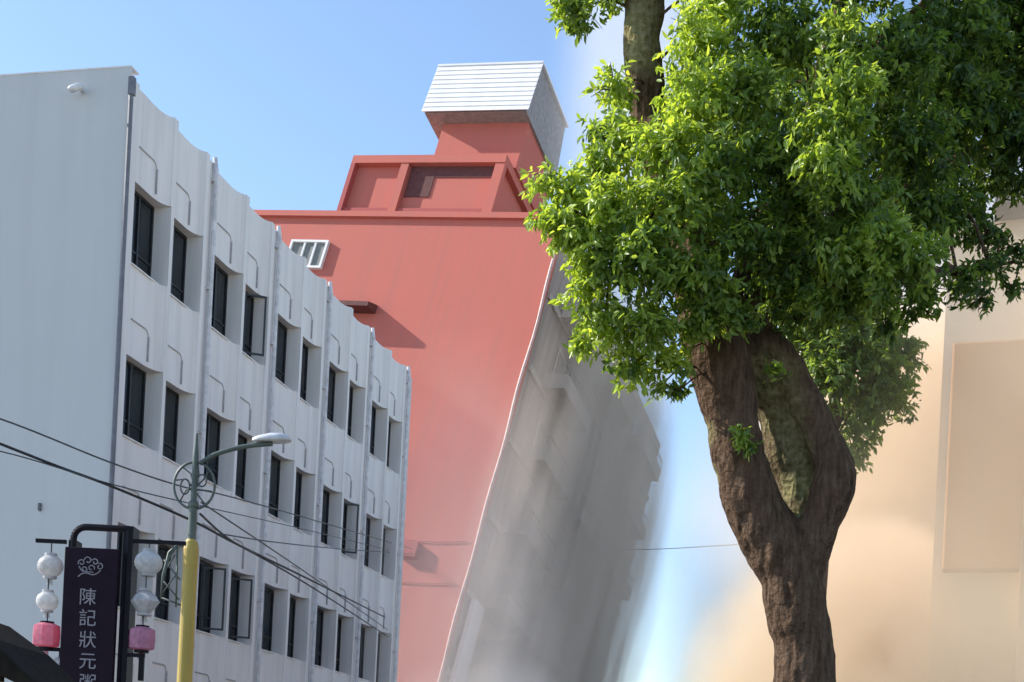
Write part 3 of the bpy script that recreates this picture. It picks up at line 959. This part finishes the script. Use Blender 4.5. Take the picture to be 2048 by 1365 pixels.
# ------------------------------------------------------------------ shop sign on a black frame
SY = 16.0
s0 = at(190, 1365, SY)
sign = empty('shop_sign', (s0.x, SY, 0))
tag(sign, 'upright plum-black shop sign with pale vertical characters in a rounded frame', 'sign')
so = sign.location


def sx(px, py):
    return at(px, py, SY) - so


ta, tbp = sx(140, 1053), sx(256, 1053)
zt = ta.z
xl, xr = sx(141, 1200).x, sx(252, 1200).x
f = MB()
pl = [(xl, 0, 0), (xl, 0, zt - 0.14)] + [(xl + 0.14 - 0.14 * cos(a), 0, zt - 0.14 + 0.14 * sin(a)) for a in np.linspace(0, pi / 2, 7)] + [(xr, 0, zt - 0.0), (xr, 0, 0)]
pts2 = []
for a in pl:
    pts2.append(Vector(a))
for i in range(len(pts2) - 1):
    a, b_ = pts2[i], pts2[i + 1]
    f.tube([a, b_], 0.04, 8)
f.box(xr - 0.055, xr + 0.055, -0.03, 0.22, 0, zt + 0.03).box(xl - 0.045, xl + 0.045, -0.03, 0.18, 0, zt - 0.16)
f.build('frame', M['sign_frame'], sign)
bzt = sx(185, 1100).z
bx0, bx1 = sx(131, 1230).x, sx(238, 1230).x
MB().box(bx0, bx1, -0.14, -0.05, 1.15, bzt).build('board', M['sign_black'], sign, bevel=0.012)
for py, xa, xb in ((1083, 72, 133), (1085, 262, 372), (1298, 40, 128), (1311, 254, 290)):
    a, b_ = sx(xa, py), sx(xb, py)
    MB().box(a.x, b_.x, -0.02, 0.02, (a.z + b_.z) / 2 - 0.022, (a.z + b_.z) / 2 + 0.022).build('crossbar', M['sign_frame'], sign)
a, b_ = sx(284, 1311), sx(281, 1362)
MB().box(a.x - 0.03, a.x + 0.03, -0.019, 0.019, b_.z, a.z - 0.023).build('hanger', M['sign_frame'], sign)
# lettering
dg = bpy.context.evaluated_depsgraph_get()


def letter(ch, x, z, h):
    cu = bpy.data.curves.new('letter', 'FONT')
    cu.body = ch
    cu.size = h
    cu.align_x, cu.align_y = 'CENTER', 'CENTER'
    cu.extrude = 0.004
    o = bpy.data.objects.new('letter', cu)
    col.objects.link(o)
    me = bpy.data.meshes.new_from_object(o.evaluated_get(bpy.context.evaluated_depsgraph_get()))
    bpy.data.objects.remove(o)
    me.materials.clear()
    me.materials.append(M['sign_text'])
    lo_ = bpy.data.objects.new('letter', me)
    col.objects.link(lo_)
    lo_.parent = sign
    lo_.location = (x, -0.147, z)
    lo_.rotation_euler = (radians(90), 0, 0)
    return lo_


for ch, py in (('陳', 1200), ('記', 1242), ('狀', 1285), ('元', 1327), ('粥', 1370), ('鋪', 1413)):
    q = sx(183, py)
    letter(ch, q.x, q.z, 0.205)
lg = MB()
def curl(cx, cy, r0, a0, turns, sgn=1):
    return [(cx + r0 * (1 - 0.65 * k / 9) * cos(a0 + sgn * turns * 2 * pi * k / 9), cy + r0 * (1 - 0.65 * k / 9) * sin(a0 + sgn * turns * 2 * pi * k / 9)) for k in range(10)]


for stroke in (curl(171, 1130, 7, 2.6, 1.1), curl(184, 1126, 8, 3.3, 0.9), curl(198, 1129, 7, 3.6, 1.0), curl(207, 1138, 7, 4.4, 1.0), curl(190, 1141, 7, 0.4, 0.9, -1), curl(176, 1143, 6, 1.0, 0.9, -1),
               [(164, 1158), (172, 1152), (182, 1151), (192, 1154), (201, 1152), (209, 1145)], [(166, 1137), (172, 1146), (182, 1148), (194, 1149)]):
    p, r = spline([(tuple(sx(*a) + Vector((0, -0.146, 0))), 0.007) for a in stroke])
    lg.tube(p, r, 5)
lg.build('emblem', M['sign_text'], sign)


# ------------------------------------------------------------------ lanterns hanging beside the sign
def lantern(px, py, rpx, mat, label, shape, up_px):
    c = at(px, py, SY)
    r = rpx / FOC * SY
    o = empty('paper_lantern', (c.x, SY, c.z))
    tag(o, label, 'lantern', 'paper lanterns strung beside the shop sign')
    b = MB()
    if shape == 'round':
        prof = [(r * 0.45, -r * 0.86)] + [(r * sin(a) * (1 + 0.03 * (i % 2)), -r * 0.9 * cos(a)) for i, a in enumerate(np.linspace(0.55, pi - 0.55, 15))] + [(r * 0.45, r * 0.86)]
        b.lathe((0, 0, 0), prof, 20)
    elif shape == 'diamond':
        b.lathe((0, 0, 0), [(r * 0.3, -r * 0.9), (r * 0.75, -r * 0.45), (r * 1.1, r * 0.05), (r * 0.8, r * 0.5), (r * 0.3, r * 0.9)], 6)
    else:
        b.lathe((0, 0, 0), [(r * 0.55, -r * 0.8), (r * 0.95, -r * 0.7), (r * 1.0, 0), (r * 0.95, r * 0.7), (r * 0.4, r * 0.95)], 8)
    b.build('shade', mat, o, smooth=(shape == 'round'))
    rmat = M['lantern_grey'] if shape != 'box' else M['sign_frame']
    MB().lathe((0, 0, 0), [(r * 0.5, r * 0.82), (r * 0.5, r * 1.02)], 12).build('rim', rmat, o)
    MB().lathe((0, 0, 0), [(r * 0.55, -r * 1.0), (r * 0.55, -r * 0.82)], 12).build('rim', rmat, o)
    MB().tube([(0, 0, r * 1.0), (0, 0, up_px / FOC * SY)], 0.008, 5).build('cord', M['wire_grey'], o)
    t = MB()
    for k in range(5):
        t.tube([(0.01 * (k - 2), 0, -r * 1.0), (0.016 * (k - 2), 0.005 * (k % 2), -r * 1.5)], 0.005, 4)
    t.build('tassel', mat, o)


lantern(101, 1133, 25, M['lantern_grey'], 'pale grey lantern left of the sign, topmost of its string', 'round', 50)
lantern(95, 1203, 22, M['lantern_white'], 'bright white lantern in the middle of the string left of the sign', 'round', 45)
lantern(93, 1272, 28, M['lantern_pink'], 'pink drum lantern left of the sign above the lower bar', 'box', 45)
lantern(117, 1338, 22, M['lantern_grey'], 'pale lantern below the lower bar left of the sign', 'round', 40)
lantern(297, 1126, 27, M['lantern_white'], 'white round lantern right of the sign, topmost of its string', 'round', 42)
lantern(290, 1205, 27, M['lantern_grey'], 'white faceted lantern in the middle of the string right of the sign', 'diamond', 52)
lantern(284, 1279, 27, M['lantern_mauve'], 'mauve pink drum lantern right of the sign', 'box', 48)

# ------------------------------------------------------------------ dark canopy in the bottom left corner
cy0 = 13.0
ca, cb, cc_ = at(-60, 1225, cy0), at(28, 1290, cy0), at(115, 1372, cy0)
can = empty('roof_canopy', (ca.x, cy0, 0))
tag(can, 'dark sloping canopy roof in the bottom left corner', 'canopy')
oo = Vector(can.location)
pr = [ca - oo, cb - oo, cc_ - oo, cc_ - oo + Vector((0.05, 0, -0.12)), cb - oo + Vector((-0.05, 0, -0.26)), ca - oo + Vector((-0.1, 0, -0.3))]
vs = [p + Vector((0, -0.7, 0)) for p in pr] + [p + Vector((0, 1.0, 0)) for p in pr]
n = len(pr)
MB().add(vs, [tuple(range(n)), tuple(range(2 * n - 1, n - 1, -1))] + [(i, n + i, n + (i + 1) % n, (i + 1) % n) for i in range(n)]).build('roof', M['canopy'], can, bevel=0.02)
for y in (-0.5, 0.8):
    MB().box(-0.06, 0.02, y, y + 0.1, 0, (ca - oo).z - 0.3).build('post', M['canopy'], can)
MB().box(-0.6, 0.30, -0.55, 0.85, 1.8, (cb - oo).z - 0.34).build('fascia', M['tan_light'], can)


# ------------------------------------------------------------------ overhead cables
def cable(pts, rad, mat, label):
    p, r = spline([(tuple(at(*a)), rad) for a in pts], 8)
    o0 = p[0].copy()
    o = MB().tube([q - o0 for q in p], r, 6).build('overhead_cable', mat, None, smooth=True, loc=o0)
    tag(o, label, 'cable', 'overhead cables across the street')


cable([(-300, 745, 17), (0, 838, 18), (220, 925, 19), (370, 975, 20), (520, 1010, 24), (824, 1098, 52.7)], 0.012, M['wire_grey'], 'thin upper cable crossing the white end wall to the lamp ring')
cable([(-300, 770, 17), (0, 888, 18), (120, 935, 18.5), (220, 972, 19), (380, 1040, 20), (480, 1092, 22), (620, 1160, 27), (770, 1235, 44)], 0.019, M['wire'], 'thick black cable sagging across the white end wall')
cable([(-300, 850, 17), (0, 903, 18), (220, 968, 19), (400, 1012, 20.5), (620, 1062, 30), (822, 1112, 52.7)], 0.009, M['wire_grey'], 'thin cable below the thick black one')
cable([(402, 1005, 19.2), (470, 1050, 21), (545, 1100, 24), (640, 1165, 30), (775, 1260, 45)], 0.012, M['wire_grey'], 'upper cable of the bundle running from the lamp along the facade')
cable([(400, 1028, 19.2), (460, 1080, 21), (540, 1125, 24), (640, 1185, 30), (778, 1275, 45)], 0.016, M['wire'], 'lower cable of the bundle running from the lamp along the facade')
cable([(440, 1068, 20), (560, 1086, 24), (700, 1100, 36), (826, 1108, 52.7)], 0.012, M['wire_grey'], 'cable crossing the lower facade towards the red building')
cable([(1190, 1098, 65), (1300, 1099, 60), (1420, 1093, 54), (1700, 1075, 44)], 0.014, M['wire_grey'], 'faint cable across the pale sky gap')


# ------------------------------------------------------------------ dust
def dust(name, centre, radii, colour, dens, label, nscale=2.2, lo=0.25, contrast=1.3, seed=0.0, rot=None, aniso=0.1, stretch=(1, 1, 1)):
    bm = bmesh.new()
    bmesh.ops.create_icosphere(bm, subdivisions=3, radius=1.0)
    me = bpy.data.meshes.new(name)
    bm.to_mesh(me)
    bm.free()
    m = bpy.data.materials.new(name)
    m.use_nodes = True
    t = m.node_tree
    for n in list(t.nodes):
        t.nodes.remove(n)
    out = t.nodes.new('ShaderNodeOutputMaterial')
    pv = t.nodes.new('ShaderNodeVolumePrincipled')
    pv.inputs['Color'].default_value = (*colour, 1)
    pv.inputs['Anisotropy'].default_value = aniso
    t.links.new(pv.outputs[0], out.inputs['Volume'])
    tc = t.nodes.new('ShaderNodeTexCoord')
    ln = N(t, 'ShaderNodeVectorMath', operation='LENGTH')
    t.links.new(tc.outputs['Object'], ln.inputs[0])
    mr = N(t, 'ShaderNodeMapRange', interpolation_type='SMOOTHSTEP')
    for k, v_ in ((1, 1.0), (2, lo), (3, 0.0), (4, 1.0)):
        mr.inputs[k].default_value = v_
    t.links.new(ln.outputs['Value'], mr.inputs[0])
    mp = N(t, 'ShaderNodeMapping')
    mp.inputs['Location'].default_value = (seed, seed * 0.7, seed * 1.3)
    mp.inputs['Scale'].default_value = stretch
    t.links.new(tc.outputs['Object'], mp.inputs[0])
    nz = N(t, 'ShaderNodeTexNoise', Scale=nscale, Detail=3.0, Roughness=0.55)
    t.links.new(mp.outputs[0], nz.inputs['Vector'])
    sub = N(t, 'ShaderNodeMath', operation='MULTIPLY_ADD')
    t.links.new(nz.outputs[0], sub.inputs[0])
    sub.inputs[1].default_value = contrast * 2
    sub.inputs[2].default_value = 1.0 - contrast
    mu = N(t, 'ShaderNodeMath', operation='MULTIPLY', use_clamp=True)
    t.links.new(sub.outputs[0], mu.inputs[0])
    t.links.new(mr.outputs[0], mu.inputs[1])
    mu2 = N(t, 'ShaderNodeMath', operation='MULTIPLY')
    t.links.new(mu.outputs[0], mu2.inputs[0])
    mu2.inputs[1].default_value = dens
    t.links.new(mu2.outputs[0], pv.inputs['Density'])
    me.materials.append(m)
    o = bpy.data.objects.new(name, me)
    col.objects.link(o)
    o.location, o.scale = centre, radii
    if rot is not None:
        o.rotation_euler = rot.to_euler()
    tag(o, label, 'dust', None, 'stuff')
    return o


TAN = (0.905, 0.785, 0.625)
GREY = (0.77, 0.68, 0.59)
PALE = (0.985, 0.975, 0.96)
RR = rm.to_3x3()
dust('dust_cloud', (11.8, 31.0, 5.0), (9.8, 13.0, 12.5), TAN, 0.34, 'thick tan dust cloud rolling over the right side of the street', 3.2, 0.4, 2.2, 3.1)
dust('dust_veil', (7.4, 16.6, 5.0), (5.4, 3.4, 7.0), TAN, 0.22, 'thin tan dust veil drifting in front of the tan building', 2.4, 0.3, 1.8, 6.3)
dust('dust_billow', (5.2, 21.5, 3.4), (2.4, 2.6, 3.0), (0.84, 0.71, 0.55), 1.6, 'low brown billow of dust just right of the lower trunk', 2.6, 0.7, 3.2, 4.4)
dust('dust_billow', (6.6, 25.5, 7.8), (3.0, 3.0, 3.4), TAN, 1.5, 'pale billow of dust beside the tan building at mid height', 2.4, 0.7, 3.2, 9.7)
dust('dust_billow', (4.1, 21.8, 3.1), (1.8, 2.4, 2.7), (0.90, 0.815, 0.67), 0.5, 'dust billow spilling out to the left of the lower trunk', 2.6, 0.7, 3.0, 7.9)
dust('dust_billow', (3.4, 23.0, 1.9), (2.2, 2.6, 1.9), (0.94, 0.87, 0.76), 0.35, 'low dust billow at the bottom of the pale sky gap', 2.4, 0.6, 2.6, 2.9)
dust('dust_billow', tuple(RO + RR @ Vector((1.2, 2.5, 4.5))), (4.5, 4.5, 4.0), (0.92, 0.88, 0.84), 0.35, 'pale dust boiling up at the foot of the leaning building', 2.4, 0.5, 2.4, 6.6)
dust('dust_plume', tuple(RO + RR @ Vector((0.9, 8.2, 12.5))), (3.0, 10.4, 17.0), GREY, 0.75, 'grey dust veil over the shaded side of the leaning red building', 5.5, 0.45, 3.2, 8.4, RR, stretch=(1, 1.5, 0.3))
dust('dust_wisp', (3.3, 53.5, 29), (3.7, 4, 13), (0.92, 0.90, 0.88), 0.15, 'pale dust wisp rising beside the roof box of the red building', 1.8, 0.2, 1.2, 1.7)
dust('dust_haze', (-2.2, 46, 3.5), (4.8, 8, 15), (0.97, 0.94, 0.90), 0.06, 'thin dust haze between the white facade and the red wall', 2.0, 0.3, 1.0, 5.5)
dust('dust_drift', (24.0, 95, 2), (34.0, 25, 14), PALE, 0.02, 'pale dust drifting low behind the leaning building', 2.0, 0.3, 0.5, 2.2)
